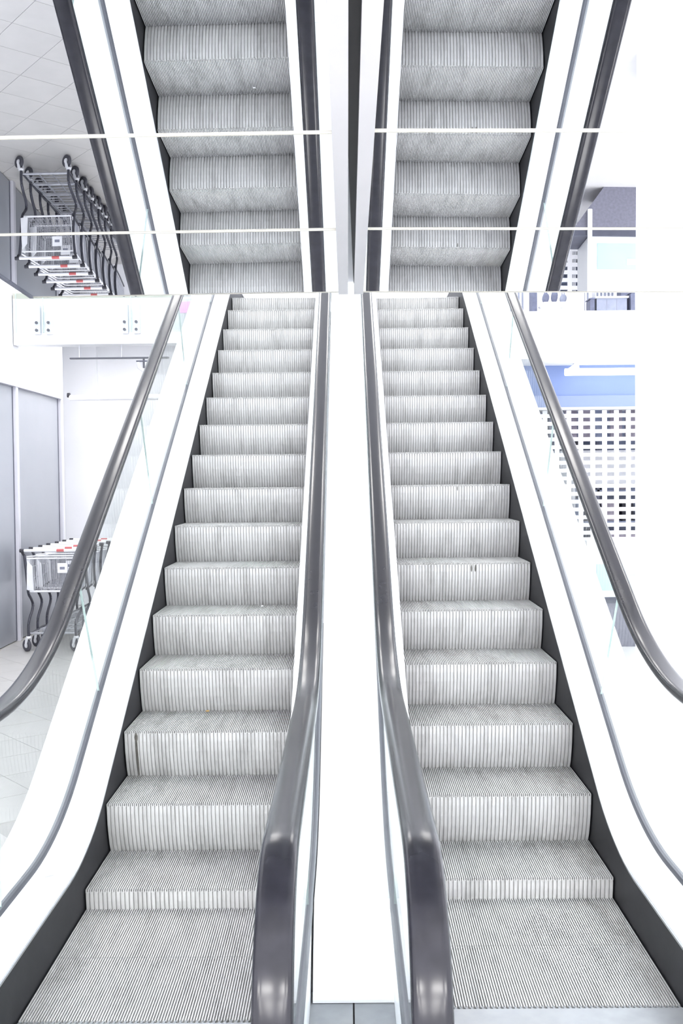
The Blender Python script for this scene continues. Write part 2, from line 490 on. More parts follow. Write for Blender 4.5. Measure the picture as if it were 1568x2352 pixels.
def make_escalator(name, xo, xi, y0, z0, relS, relT, relH, label, marks=()):
    """xo / xi: outer and inner edge of the steps"""
    root = empty(name, ((xo+xi)/2, y0, 0))
    inv = Matrix.Translation((-(xo+xi)/2, -y0, 0))
    def put(b, nm, mt, parent=root, smooth=False):
        b.v = [(p[0]-root.location.x, p[1]-root.location.y, p[2]) for p in b.v]
        o = b.build(nm, mt, parent)
        if smooth: smooth_by_angle(o)
        return o
    so = 1 if xo > 0 else -1           # outward direction of the outer side
    # steps along the path
    ylow = y0 - z0/TAN
    nos = []
    for i in range(-4, 15):
        s = i*CH
        low = -z0/math.sin(math.radians(30)); high = (TOP-z0)/math.sin(math.radians(30))
        c30 = math.cos(math.radians(30))
        if s < low: nos.append((y0 + low*c30 + (s-low), 0.0))
        elif s > high: nos.append((y0 + high*c30 + (s-high), TOP))
        else: nos.append((y0 + s*c30, z0 + s*0.5))
    for k_, (y, z) in enumerate(nos):
        st = link('step', STEP, root, ((xo+xi)/2-root.location.x, y-root.location.y, z))
        for (kk, xm, zm, w_, h_, nm) in marks:
            if kk == k_-4:
                xm_ = xm-(xo+xi)/2
                zz = [zm+h_/2-h_*q/6 for q in range(7)]
                ww = [w_/2*max(0.25, math.sin(math.pi*q/6)**0.5) for q in range(7)]
                rc = [CH - math.sqrt(CH*CH-z_*z_) for z_ in zz]
                MB().slab([(xm_-ww[q], rc[q]-0.0003, zz[q]) for q in range(7)], [(xm_+ww[q], rc[q]-0.0003, zz[q]) for q in range(7)], (0, 0.004, 0)).build(nm, M['grime'], st)
    ycomb = nos[0][0] + (0.0 if nos[0][0] > 3.42 else 0.0)
    # comb and landing plates
    lo, hi = min(xo, xi), max(xo, xi)
    cb = MB()
    nt = 45
    for i in range(nt):
        xa = lo + (i+0.25)*W/nt
        cb.add([(xa, ycomb-0.03, -0.004), (xa+W/nt*0.5, ycomb-0.03, -0.004), (xa+W/nt*0.5, ycomb+0.015, -0.007), (xa, ycomb+0.015, -0.007),
                (xa, ycomb-0.03, 0.006), (xa+W/nt*0.5, ycomb-0.03, 0.006)], [(0,3,2,1),(4,5,2,3),(0,1,5,4),(0,4,3),(1,2,5)])
    cb.box(lo, hi, ycomb-0.19, ycomb-0.03, -0.02, 0.006)
    put(cb, 'comb', M['plate'])
    inner_edge = 0.004 - 0.003*so*-1 if False else 0.004 + 0.003*so
    lp = MB()
    a, b2 = sorted((1.40*so, inner_edge))
    lp.box(a, b2, 1.3, ycomb-0.192, -0.03, 0.002)
    put(lp, 'landing_plate', M['plate'])
    lp = MB(); a, b2 = sorted((xi - 0.0*so, inner_edge))
    lp.box(a, b2, ycomb-0.192, 3.62, -0.03, 0.001)
    put(lp, 'landing_plate', M['plate'])
    lp = MB(); lp.box(min(1.40*so, 0.004), max(1.40*so, 0.004), nos[-1][0]+CH, 11.92, TOP-0.05, TOP)
    put(lp, 'top_plate', M['plate'])
    Y = frange(1.95, END_Y, 0.07)
    for edge, s in ((xo, so), (xi, -so)):
        outer = edge == xo
        # skirt, inner deck, trim, glass, handrail; s points away from the steps
        xs = edge + 0.005*s; xt = edge + 0.108*s; xg = edge + (0.122 if outer else 0.126)*s
        fs = line_fn(z0, y0, relS, 0.20, 1.3)
        ft = line_fn(z0, y0, relT, 0.265, 1.5)
        fh = line_fn(z0, y0, relH, 0.955, 1.8)
        Ys = frange(2.2, 12.2, 0.07)
        put(MB().slab([(xs, y, fs(y)-0.55) for y in Ys], [(xs, y, fs(y)) for y in Ys], (0.012*s, 0, 0)), 'skirt_panel', M['skirt'], smooth=True)
        dk = MB()
        A = [(xs-0.003*s, y, fs(y)-0.002) for y in Ys]; B = [(xt, y, ft(y)) for y in Ys]
        dk.slab(A, B, (0, 0, 0.012))
        put(dk, 'inner_deck', M['white_deck'], smooth=True)
        put(MB().sweep([(-0.004,-0.004),(0.004,-0.004),(0.004,0.004),(-0.004,0.004)], [(y, fs(y)+0.003) for y in Ys], xs-0.005*s), 'deck_lip', M['guide'])
        tr = MB().sweep([(-0.016,-0.03),(0.016,-0.03),(0.016,0.018),(0.011,0.028),(-0.011,0.028),(-0.016,0.018)], [(y, ft(y)) for y in frange(1.98, 12.3, 0.07)], xg)
        put(tr, 'glass_clamp_rail', M['trim_metal'], smooth=True)
        put(MB().slab([(xg-0.012*s, y, 0.003) for y in frange(2.02, 3.9, 0.1)], [(xg-0.012*s, y, ft(y)-0.028) for y in frange(2.02, 3.9, 0.1)], (0.024*s, 0, 0)), 'base_panel', M['white_deck'])
        if outer:
            od = MB()
            Yd = frange(2.2, 12.2, 0.07)
            od.slab([(xg+0.014*s, y, ft(y)-0.004) for y in Yd], [(edge+0.30*s, y, ft(y)-0.02) for y in Yd], (0, 0, 0.012))
            put(od, 'outer_deck', M['white_deck'], smooth=True)
            sd = MB()
            sd.slab([(edge+0.30*s, y, max(0.0, ft(y)-1.25)) for y in Yd], [(edge+0.30*s, y, ft(y)-0.006) for y in Yd], (0.012*s, 0, 0))
            put(sd, 'side_cladding', M['white_deck'], smooth=True)
        # glass panels, joints at right angles to the incline
        joints = [2.33, 3.65, 5.15, 6.65, 8.15, 9.65, 11.15, 12.2]
        def lean(y):
            k = (ft(y+0.05)-ft(y-0.05))/0.1/TAN
            return 0.36*k
        for k in range(len(joints)-1):
            a, b2 = joints[k], joints[k+1]
            yy = frange(a + (0.004 if k else 0), b2-0.004, 0.08)
            A = [(xg-0.005*s, y, ft(y)+0.018) for y in yy]
            B = [(xg-0.005*s, y-lean(y), fh(y-lean(y))-0.013) for y in yy]
            gb = MB()
            if k == 0:
                arc = [NEWEL_Y - NEWEL_R*math.sin(math.pi*q/16) for q in range(0, 8)]
                n_ = []
                for q in range(8, 0, -1):
                    a_ = math.pi/2*q/8
                    yv = NEWEL_Y - (NEWEL_R-0.013)*math.sin(a_)
                    zc = 0.955-NEWEL_R; hh = (NEWEL_R-0.013)*math.cos(a_)
                    n_.append((yv, zc-hh, zc+hh))
                A = [(xg-0.005*s, yv, max(zl_, ft(yv)+0.018)) for yv, zl_, zh_ in n_] + A
                B = [(xg-0.005*s, yv, zh_) for yv, zl_, zh_ in n_] + B
            gb.slab(A, B, (0.010*s, 0, 0))
            go = put(gb, 'glass_panel', M['glass'])
            if 0 < k:
                e = MB()
                pa = [A[0], B[0]]
                e.slab([(A[0][0], A[0][1]-0.0045, A[0][2]), (B[0][0], B[0][1]-0.0045, B[0][2])], [(A[0][0], A[0][1]-0.0015, A[0][2]), (B[0][0], B[0][1]-0.0015, B[0][2])], (0.010*s, 0, 0))
                ee = put(e, 'joint_seal', M['glass_edge'], go)
                
        # handrail with its newel loop
        path = [(NEWEL_Y+0.10, 0.955-2*NEWEL_R), (NEWEL_Y+0.05, 0.955-2*NEWEL_R)]
        for q in range(0, 25):
            a_ = math.pi*q/24
            path.append((NEWEL_Y - NEWEL_R*math.sin(a_), 0.955-NEWEL_R - NEWEL_R*math.cos(a_)))
        path += [(y, fh(y)) for y in frange(NEWEL_Y+0.07, 12.3, 0.07)]
        hr = put(MB().sweep(RAIL_PROF, path, xg), 'handrail', M['rubber'], smooth=True)
        put(MB().sweep([(-0.018,-0.016),(0.018,-0.016),(0.018,0.003),(-0.018,0.003)], path[2:], xg), 'guide_rail', M['guide'], hr)
    tag(root, label, 'escalator', 'pair of escalators side by side')
    return root

make_escalator('escalator', -1.0908, -1.0908+W, 5.1402, 0.546, 0.070, 0.165, 1.00, 'left escalator of the pair, its outer handrail running past the shopping trolleys', [(0, -1.032, -0.125, 0.011, 0.21, 'worn_rib'), (0, -1.033, -0.03, 0.017, 0.045, 'worn_rib')])
make_escalator('escalator', 1.0899, 1.0899-W, 5.2171, 0.5525, 0.120, 0.165, 0.965, 'right escalator of the pair, its outer handrail beside the white column', [(3, 0.738, -0.033, 0.009, 0.042, 'chip_mark'), (3, 0.760, -0.033, 0.009, 0.042, 'chip_mark'), (5, 0.737, -0.025, 0.006, 0.03, 'chip_mark')])

# white cover between the two escalators
fcl = line_fn(0.549, 5.18, 0.150, 0.25, 1.5)
Yc = frange(3.53, 12.2, 0.07)
def joined(y): return fcl(y)
cov = empty('divider_cover', (0, 3.53, 0))
cuts = [3.78, 4.62, 5.62, 7.3, 9.0, 12.2]
for k in range(len(cuts)-1):
    yy = frange(cuts[k]+0.0015, cuts[k+1]-0.0015, 0.07)
    b = MB().slab([(-0.133, y, fcl(y)) for y in yy], [(0.140, y, fcl(y)) for y in yy], (0, 0, 0.01))
    if k == 0:
        b.slab([(-0.133, 3.54, 0.003), (-0.133, 3.62, 0.10), (-0.133, 3.78, fcl(3.78))], [(0.140, 3.54, 0.003), (0.140, 3.62, 0.10), (0.140, 3.78, fcl(3.78))], (0, 0, 0.01))
    b.v = [(p[0], p[1]-3.53, p[2]) for p in b.v]
    o = b.build('cover_sheet', M['white_deck'], cov); smooth_by_angle(o)
tag(cov, 'long white sloping cover between the two inner handrails', 'cover')

# scraps lying on the treads
def scrap(x, y, z, w_, mt, label):
    r = empty('litter_scrap', (x, y, z))
    pts = [(-0.5,-0.2,0.0),(-0.1,-0.4,0.1),(0.5,-0.15,0.0),(0.45,0.25,0.15),(0.0,0.35,0.05),(-0.45,0.2,0.12),(0.0,0.0,0.3)]
    vs_ = [(a*w_, b_*w_, c_*w_+0.001) for a, b_, c_ in pts] + [(a*w_, b_*w_, 0.0002) for a, b_, c_ in pts[:6]]
    fs_ = [(i, (i+1)%6, 6) for i in range(6)] + [(i, 7+i, 7+(i+1)%6, (i+1)%6) for i in range(6)] + [tuple(range(12, 6, -1))]
    MB().add(vs_, fs_).build('crumple', mt, r)
    tag(r, label, 'litter')
scrap(-0.744, 5.575, 0.547, 0.020, M['scrap_orange'], 'tiny orange scrap at the back of a left escalator tread')
scrap(-0.51, 6.30, 1.009, 0.016, M['cart_white'], 'tiny white paper scrap on a left escalator tread')

# ------------------------------------------------------------------ shopping trolleys
def make_trolley():
    r = empty('shopping_trolley')
    hw = 0.275
    # basket of wire: narrower and shallower at the far end
    def xw(y): return hw - 0.055*(y-0.06)/0.80
    def zb(y): return 0.60 + 0.08*(y-0.06)/0.80
    def zt(y): return 0.965 - 0.03*(y-0.06)/0.80
    b = MB(); wr = 0.0026
    for s in (-1, 1):
        for k in range(27):
            y = 0.06 + 0.80*k/26
            b.tube([(s*xw(y)*0.9, y, zb(y)), (s*xw(y), y, zt(y))], wr, 4)
        for h in (0.0, 0.35, 0.7):
            b.tube([(s*xw(y)*(0.9+0.1*h), y, zb(y)+(zt(y)-zb(y))*h) for y in (0.06, 0.86)], wr*1.3, 4)
    for k in range(15):
        t = -1 + 2*k/14
        b.tube([(t*xw(0.06)*0.9, 0.06, zb(0.06)), (t*xw(0.86)*0.9, 0.86, zb(0.86)), (t*xw(0.86), 0.875, zt(0.86))], wr, 4)
    for k in range(9):
        y = 0.06+0.1*k
        y = min(y, 0.86)
        b.tube([(-xw(y)*0.9, y, zb(y)), (xw(y)*0.9, y, zb(y))], wr, 4)
    bk = b.build('basket', M['chrome'], r)
    # rim tube
    rim = [(-xw(0.06), 0.06, 0.965), (-xw(0.84), 0.84, 0.937), (-xw(0.86)*0.9, 0.875, 0.935), (xw(0.86)*0.9, 0.875, 0.935), (xw(0.84), 0.84, 0.937), (xw(0.06), 0.06, 0.965)]
    MB().tube(rim, 0.008, 6).build('rim', M['cart_white'], bk)
    # rear gate of wire with a white frame and a sign
    gt = MB()
    for k in range(25):
        t = -0.86 + 1.72*k/24
        gt.tube([(t*hw*0.9, 0.05, 0.615), (t*hw, 0.035, 0.955)], wr, 4)
    gate = gt.build('rear_gate', M['chrome'], r)
    MB().tube([(-hw*0.86,0.05,0.61),(hw*0.86,0.05,0.61),(hw*0.95,0.035,0.95),(-hw*0.95,0.035,0.95),(-hw*0.86,0.05,0.61)], 0.010, 6).build('gate_frame', M['cart_white'], gate)
    MB().box(0.05, 0.15, 0.028, 0.034, 0.80, 0.90).build('sign_plate', M['cart_white'], gate)
    MB().box(0.075, 0.125, 0.026, 0.029, 0.835, 0.862).build('sign_print', M['shop_grey'], gate)
    sp = MB()
    sp.add([(-hw*0.98,0.03,0.63),(-hw*0.72,0.022,0.62),(-hw*0.74,0.012,0.87),(-hw*0.93,0.01,0.93),(-hw*0.98,0.045,0.63),(-hw*0.72,0.037,0.62),(-hw*0.74,0.027,0.87),(-hw*0.93,0.025,0.93)],
           [(0,1,2,3),(7,6,5,4),(0,4,5,1),(1,5,6,2),(2,6,7,3),(3,7,4,0)])
    sp.build('seat_flap', M['cart_white'], gate)
    for s in (-1, 1):
        MB().add([(s*0.262,0.05,0.62),(s*0.255,0.15,0.64),(s*0.268,0.15,0.94),(s*0.276,0.05,0.94),(s*0.256,0.05,0.62),(s*0.249,0.15,0.64),(s*0.262,0.15,0.94),(s*0.270,0.05,0.94)],
                 [(0,1,2,3),(7,6,5,4),(0,4,5,1),(1,5,6,2),(2,6,7,3),(3,7,4,0)]).build('corner_strip', M['cart_white'], bk)
    # handle
    h = MB().tube([(-0.272, -0.03, 1.035), (0.272, -0.03, 1.035)], 0.015, 10).build('handle', M['cart_white'], r)
    for s in (-1, 1):
        e = MB()
        e.tube([(s*0.270, -0.03, 1.035), (s*0.315, -0.03, 1.035)], 0.019, 8)
        e.tube([(s*0.298, -0.028, 1.03), (s*0.288, 0.02, 0.985)], 0.013, 8)
        e.build('handle_end', M['cart_black'], h)
    MB().disc((0.10, -0.03, 1.035), 0, 0.0157, 0.075, 10).build('handle_label', M['cart_red'], h)
    # side frames: post from the handle, then an S bend down to the rear castor
    for s in (-1, 1):
        t = MB()
        x = s*0.268
        t.tube([(x*1.06,0.02,0.99),(x,0.03,0.80),(x,0.08,0.60),(x*0.98,0.15,0.53),(x*0.965,0.20,0.47),(x*0.95,0.17,0.41),(x*0.92,0.06,0.35),(x*0.90,-0.015,0.29),(x*0.90,-0.025,0.22),(x*0.90,-0.02,0.16)], 0.014, 8, sub=3)
        t.tube([(x*0.90,-0.01,0.175),(x*0.85,0.45,0.20),(x*0.80,0.86,0.165)], 0.011, 6)
        t.tube([(x*0.96,0.05,0.595),(x*0.88,0.45,0.62),(x*0.80,0.80,0.66)], 0.009, 6)
        o = t.build('side_frame', M['tube'], r); smooth_by_angle(o, 50)
    # lower rack
    rk = MB()
    for k in range(10):
        y = 0.03+0.085*k
        rk.tube([(-0.225+0.03*k/9, y, 0.185), (0.225-0.03*k/9, y, 0.185)], 0.004, 4)
    for t in (-0.9, -0.3, 0.3, 0.9):
        rk.tube([(t*0.235, 0.02, 0.19), (t*0.20, 0.83, 0.18)], 0.006, 5)
    rk.tube([(-0.24,0.0,0.185),(0.24,0.0,0.185)], 0.011, 6)
    rk.build('lower_rack', M['chrome'], r)
    # castors
    def castor(x, y):
        def turn(mb):
            a = math.radians(52); c_, s_ = math.cos(a), math.sin(a)
            mb.v = [(x+(p[0]-x)*c_-(p[1]-y)*s_, y+(p[0]-x)*s_+(p[1]-y)*c_, p[2]) for p in mb.v]
            return mb
        f = MB()
        f.disc((x, y, 0.15), 2, 0.026, 0.02, 10)
        for s in (-1, 1):
            f.add([(x+s*0.02,y-0.022,0.142),(x+s*0.02,y+0.024,0.142),(x+s*0.02,y+0.040,0.052),(x+s*0.02,y+0.016,0.052),
                   (x+s*0.024,y-0.022,0.142),(x+s*0.024,y+0.024,0.142),(x+s*0.024,y+0.040,0.052),(x+s*0.024,y+0.016,0.052)],
                  [(0,1,2,3),(7,6,5,4),(0,4,5,1),(1,5,6,2),(2,6,7,3),(3,7,4,0)])
        c = turn(f).build('castor', M['cart_white'], r)
        wmb = MB()
        prof = [(0.0,0.062),(0.010,0.062),(0.016,0.055),(0.016,0.03),(0.010,0.026),(-0.010,0.026),(-0.016,0.03),(-0.016,0.055),(-0.010,0.062)]
        n = 18; vs_ = []; fs_ = []
        for k in range(n):
            a = 2*math.pi*k/n
            for dx, rr in prof: vs_.append((x+dx, y+0.03+rr*math.cos(a), 0.064+rr*math.sin(a)))
        q = len(prof)
        for k in range(n):
            for j in range(q): fs_.append((k*q+j, ((k+1)%n)*q+j, ((k+1)%n)*q+(j+1)%q, k*q+(j+1)%q))
        wmb.add(vs_, fs_)
        wo = turn(wmb).build('wheel', M['cart_tyre'], c); smooth_by_angle(wo, 40)
        turn(MB().disc((x, y+0.03, 0.064), 0, 0.027, 0.026, 12)).build('hub', M['cart_white'], c)
    for s in (-1, 1):
        castor(s*0.243, -0.02); castor(s*0.215, 0.86)
    return r
proto = make_trolley()
TL = ['nearest shopping trolley of the row, its handle and gate fully in view',
      'second shopping trolley from the near end of the nested row',
      'third shopping trolley from the near end of the nested row',
      'fourth shopping trolley from the near end of the nested row',
      'fifth shopping trolley from the near end of the nested row',
      'sixth shopping trolley from the near end of the nested row',
      'farthest shopping trolley of the nested row']
for i in range(7):
    t = proto if i == 0 else copy_tree(proto)
    t.location = (-2.60 + random.uniform(-0.004, 0.004), 9.38 + 0.283*i, FZ+0.002); t.scale = (0.86, 0.86, 0.86)
    tag(t, TL[i], 'trolley', 'nested shopping trolleys by the grey panels')

# ------------------------------------------------------------------ left background fittings
b = empty('ceiling_track', (-2.28, 10.2, 2.915))
MB().cbox(-0.34, 0.60, -0.012, 0.012, -0.006, 0.010, 0.003).build('track', M['trim_metal'], b)
for x in (-0.25, 0.15, 0.5):
    MB().cbox(x-0.003, x+0.003, -0.003, 0.003, 0.010, 0.125, 0.001).build('hanger', M['mullion'], b)
tag(b, 'thin dark track fixed under the upper floor slab, left of the escalators', 'track')
sp = empty('spot_lamp', (-1.92, 10.2, 2.88))
MB().box(-0.07, 0.04, -0.010, 0.010, 0.0, 0.012).build('clip', M['dark_grey'], sp)
MB().tube([(0.0, 0, 0.028), (0.0, 0, -0.06)], 0.010, 8).build('stem', M['trim_metal'], sp)
o = MB().tube([(-0.055, 0, 0.0), (-0.05, 0.01, -0.05), (-0.01, 0.02, -0.08), (0.06, 0.03, -0.11)], 0.016, 10).build('lamp_head', M['cart_white'], sp); smooth_by_angle(o, 60)
tag(sp, 'small white spot lamp clipped to the dark ceiling track', 'lamp')
rl = empty('curtain_rail', (-3.11, 11.95, 2.68))
o = MB().tube([(0.03, 0, 0), (1.35, 0, 0)], 0.032, 12).build('rail', M['cart_white'], rl); smooth_by_angle(o)
MB().disc((0.02, 0, 0.03), 0, 0.026, 0.03, 12).build('end_cap', M['cart_black'], rl)
tag(rl, 'white horizontal rail with a black end cap beside the grey panels', 'rail')

# upper-floor glass balustrade clamped to the slab edge on the left
def guard(x0, x1, label):
    r = empty('glass_guard', (x0, 10.04, 3.06))
    MB().box(0, x1-x0, 0, 0.012, 0.08, 1.45).build('pane', M['glass'], r)
    MB().box(0.0, 0.004, -0.001, 0.013, 0.08, 1.45).build('pane_edge', M['glass_edge'], r)
    for xc in ((0.05, x1-x0-0.05) if x1-x0 > 0.4 else (x1-x0-0.05,)):
        c = MB().cbox(xc-0.03, xc+0.03, 0.012, 0.058, 0.07, 0.34, 0.004).build('clamp', M['mullion'], r)
        for dz in (0.105, 0.175, 0.42):
            MB().disc((xc, -0.006, dz), 1, 0.014, 0.012, 10).build('bolt', M['trim_metal'], c)
    tag(r, label, 'glass guard', 'glass guards along the upper floor edge')
guard(-3.08, -2.835, 'narrow glass guard pane at the slab edge against the left wall')
guard(-2.825, -2.015, 'middle glass guard pane with bolts at both ends, left of the escalators')
guard(-2.005, -1.425, 'glass guard pane at the slab edge right beside the left escalator')

pk = empty('pink_notice', (-1.495, 10.03, 3.31))
MB().cbox(-0.062, 0.062, -0.006, 0.004, 0.0, 0.105, 0.004).build('notice_card', M['pink'], pk)
MB().cbox(-0.064, 0.064, 0.0, 0.008, -0.004, 0.004, 0.002).build('card_holder', M['guide'], pk)
tag(pk, 'small pink notice on the slab edge behind the left handrail', 'notice')

# ------------------------------------------------------------------ right side: column, shop, counter
c = MB().add([(2.14,8.0,0),(3.6,8.0,0),(3.6,8.5,0),(2.40,8.5,0),(2.14,8.0,6.6),(3.6,8.0,6.6),(3.6,8.5,6.6),(2.40,8.5,6.6)],
             [(0,3,2,1),(4,5,6,7),(0,1,5,4),(1,2,6,5),(2,3,7,6),(3,0,4,7)])
c = c.build('wall_right', M['white_wall'])
struct(c, 'broad white column to the right of the escalators')
SY = 12.2
sf = MB().cbox(1.5, 6.0, SY-0.08, SY+0.10, 2.53, 3.00, 0.01).build('shop_fascia', M['blue'])
MB().box(1.5, 6.0, SY-0.12, SY+0.08, 2.505, 2.53).build('lower_rail', M['white_deck'], sf)
MB().box(1.5, 6.0, SY-0.10, SY-0.081, 2.53, 2.66).build('lower_band', M['blue_pale'], sf)
tag(sf, 'blue shop fascia above the white roller grille', 'fascia')
# roller grille: each slat and strap is a piece of its own
gr = empty('roller_grille', (1.5, SY, 0))
PX, PZ = 0.1345, 0.0885
ZT = 2.550
sm = MB().cbox(0, 4.4, -0.010, 0.010, 0, 0.043, 0.004).mesh('slat', M['grille'])
for k in range(28):
    z = ZT - 0.043 - (k+1)*PZ
    if z < 0.02: break
    link('slat', sm, gr, (0, 0, z))
vm = MB().cbox(-0.026, 0.026, -0.009, 0.009, 0.0, 2.49, 0.004).mesh('strap', M['grille'])
for k in range(31):
    link('strap', vm, gr, (0.07+PX*k, 0, 0.01))
tag(gr, 'white roller shutter grille with small square openings, closed', 'shutter')
# behind the grille
wr_ = MB().box(1.4, 9.0, 14.2, 14.35, 0, 3.0).build('wall_shop', M['white_wall'])
struct(wr_, 'white wall of the closed shop')
bd = MB().cbox(2.62, 4.6, 13.2, 13.26, 1.66, 2.07, 0.01).build('white_board', M['white_deck'])
tag(bd, 'white board hanging inside the closed shop behind the grille', 'board')
# shelves with goods
su = empty('shelf_unit', (1.9, 13.7, 0))
for z in (0.3, 0.75, 1.15, 1.55, 2.05):
    MB().cbox(0, 2.6, 0, 0.4, z, z+0.03, 0.005).build('shelf', M['shop_pale'], su)
for x in (0, 1.28, 2.57):
    MB().cbox(x, x+0.03, 0, 0.4, 0, 2.5, 0.005).build('upright', M['shop_grey'], su)
MB().box(0, 2.6, 0.40, 0.42, 0.0, 2.6).build('back_panel', M['shop_pale'], su)
tag(su, 'shelf unit with goods inside the closed shop behind the grille', 'shelf')
names = ['grey', 'pale blue', 'black', 'dark red']
mats = [M['shop_mauve'], M['shop_pale'], M['shop_black'], M['shop_red']]
ORD = ['leftmost', 'second', 'third', 'fourth', 'fifth', 'sixth']
def goods(x, y, z, w_, h_, k, where):
    q = MB(); d = 0.16
    q.cbox(-w_/2, w_/2, 0, d, 0, h_*0.92, min(0.012, w_*0.15))
    o = q.build('goods_box', mats[k]); o.location = (x, y, z)
    MB().cbox(-w_/2-0.004, w_/2+0.004, -0.004, d+0.004, h_*0.86, h_, 0.004).build('lid', mats[k], o)
    tag(o, names[k] + ' box, ' + where, 'box', 'boxes of goods on the shop shelves')
for z, sh in ((0.782, 'low shelf'), (1.182, 'middle shelf'), (1.582, 'upper shelf')):
    x = 2.35
    for q in range(6):
        w_ = random.uniform(0.12, 0.22)
        if x < 3.18 < x + w_ + 0.05 or x < 3.21 < x + w_ + 0.05: x = 3.24
        goods(x+w_/2, 13.72, z, w_, random.uniform(0.18, 0.32), random.choice([0, 0, 1, 1, 2]), ORD[q] + (' from the left' if q else '') + ' on the ' + sh + ' behind the grille')
        x += w_ + random.uniform(0.04, 0.12)
hb = empty('hanging_rack', (2.5, 12.9, 2.2))
MB().tube([(-0.1, 0, 0.42), (1.8, 0, 0.42)], 0.02, 8).build('bar', M['tube'], hb)
for s_ in (-0.1, 1.8): MB().tube([(s_, 0, 0.42), (s_, 0, -2.2)], 0.015, 8).build('upright', M['tube'], hb)
for k in range(10):
    MB().cbox(0.18*k-0.07, 0.18*k+0.07, -0.02, 0.02, -0.03, 0.40, 0.015).build('garment', M['shop_mauve'] if k % 3 else M['shop_pale'], hb)
tag(hb, 'rack of grey hanging garments just behind the top of the grille', 'rack')
bx = empty('case_stand', (2.615, 12.4, 0))
MB().disc((0, 0.05, 0.01), 2, 0.12, 0.02, 20).build('base', M['tube'], bx)
MB().tube([(0, 0.05, 0.02), (0, 0.05, 1.98)], 0.02, 8).build('pole', M['cart_white'], bx)
MB().cbox(-0.055, 0.055, 0, 0.10, 1.97, 2.16, 0.01).build('case', M['shop_black'], bx)
tag(bx, 'black case on a pole right behind the roller grille openings', 'stand')

# tube lamp under the slab
tl = empty('tube_lamp', (2.52, 11.9, 2.905))
o = MB().tube([(-0.11, 0, 0), (-0.06, 0, 0), (2.2, 0, 0)], 0.040, 12).build('tube', M['tubelamp'], tl); smooth_by_angle(o)
MB().add([(-0.09,-0.03,0.03),(0.045,-0.03,0.03),(0.03,-0.03,0.14),(0.0,-0.03,0.12),(-0.02,-0.03,0.08),
          (-0.09,0.03,0.03),(0.045,0.03,0.03),(0.03,0.03,0.14),(0.0,0.03,0.12),(-0.02,0.03,0.08)],
         [(0,1,2,3,4),(9,8,7,6,5),(0,5,6,1),(1,6,7,2),(2,7,8,3),(3,8,9,4),(4,9,5,0)]).build('bracket', M['cart_white'], tl)
tag(tl, 'white tube lamp hanging in front of the blue fascia', 'lamp')

# promotional counter on the ground floor
ct = empty('display_counter', (2.95, 11.0, 0))
def trap(x0b, x0t, x1, z0, z1, y0, y1):
    return MB().add([(x0b,y0,z0),(x1,y0,z0),(x1,y0,z1),(x0t,y0,z1),(x0b,y1,z0),(x1,y1,z0),(x1,y1,z1),(x0t,y1,z1)],
                    [(0,1,2,3),(7,6,5,4),(0,4,5,1),(1,5,6,2),(2,6,7,3),(3,7,4,0)])
trap(-0.34, -0.66, 0.60, 0.0, 0.45, 0.0, 0.5).build('front_panel', M['counter_grey'], ct)
MB().cbox(-0.68, 0.62, -0.01, 0.51, 0.45, 0.51, 0.008).build('band', M['dark_grey'], ct)
MB().cbox(-0.50, 0.62, 0.02, 0.5, 0.51, 1.10, 0.01).build('upper_box', M['white_deck'], ct)
MB().box(-0.40, 0.62, 0.014, 0.02, 0.58, 0.85).build('print', M['lightblue'], ct)
MB().box(-0.10, 0.22, 0.010, 0.014, 0.74, 0.80).build('print_line', M['white_deck'], ct)
MB().cbox(-0.51, -0.465, -0.035, -0.012, 0.24, 0.60, 0.006).build('front_strut', M['white_deck'], ct)
tag(ct, 'grey and white display counter with light blue print, by the white column', 'counter')

# ------------------------------------------------------------------ upper floor, right: shop seen over the slab edge
UY = 15.0
pl = MB().cbox(3.05, 3.22, UY-0.4, UY-0.2, TOP, 6.6, 0.015).build('pillar', M['white_wall'])
MB().cbox(3.03, 3.24, UY-0.42, UY-0.18, TOP, TOP+0.12, 0.01).build('pillar_base', M['white_wall'], pl)
tag(pl, 'square white pillar on the upper floor between goods', 'pillar')
dc = empty('sales_counter', (3.70, UY, TOP))
MB().cbox(-0.22, 0.20, 0, 0.4, 0.0, 0.72, 0.01).build('front', M['shop_up'], dc)
MB().cbox(-0.24, 0.22, -0.02, 0.42, 0.72, 0.745, 0.005).build('top', M['cart_white'], dc)
for x in (-0.08, 0.06):
    MB().box(x-0.003, x+0.003, -0.004, 0.0, 0.02, 0.70).build('groove', M['shop_grey'], dc)
tag(dc, 'pale blue sales counter on the upper floor near the column', 'counter')
def cab(name, x, y, w_, h_, m1, label, cat, slats=0, m2=None):
    r = empty(name, (x, y, TOP))
    MB().cbox(-w_/2, w_/2, 0, 0.25, 0, h_, 0.01).build('body', m1, r)
    MB().cbox(-w_/2-0.01, w_/2+0.01, -0.01, 0.26, h_, h_+0.02, 0.005).build('cap', m2 or m1, r)
    for k in range(slats):
        xx = -w_/2 + w_*(k+0.5)/slats
        MB().box(xx-w_/slats*0.22, xx+w_/slats*0.22, -0.012, 0.0, 0.05, h_-0.02).build('slat', m2 or m1, r)
    tag(r, label, cat)
cab('goods_stand', 3.41, UY-0.05, 0.06, 0.70, M['shop_dim'], 'dark slim stand just left of the pale sales counter upstairs', 'stand')
cab('goods_stand', 3.99, UY-0.05, 0.10, 0.78, M['shop_dim'], 'grey stand just right of the pale sales counter upstairs', 'stand')
cab('slatted_screen', 3.52, UY+1.2, 0.26, 1.3, M['cart_white'], 'white slatted screen behind the sales counter, left one', 'screen', 5, M['shop_up'])
cab('slatted_screen', 3.88, UY+1.2, 0.28, 1.3, M['cart_white'], 'white slatted screen behind the sales counter, right one', 'screen', 5, M['shop_up'])
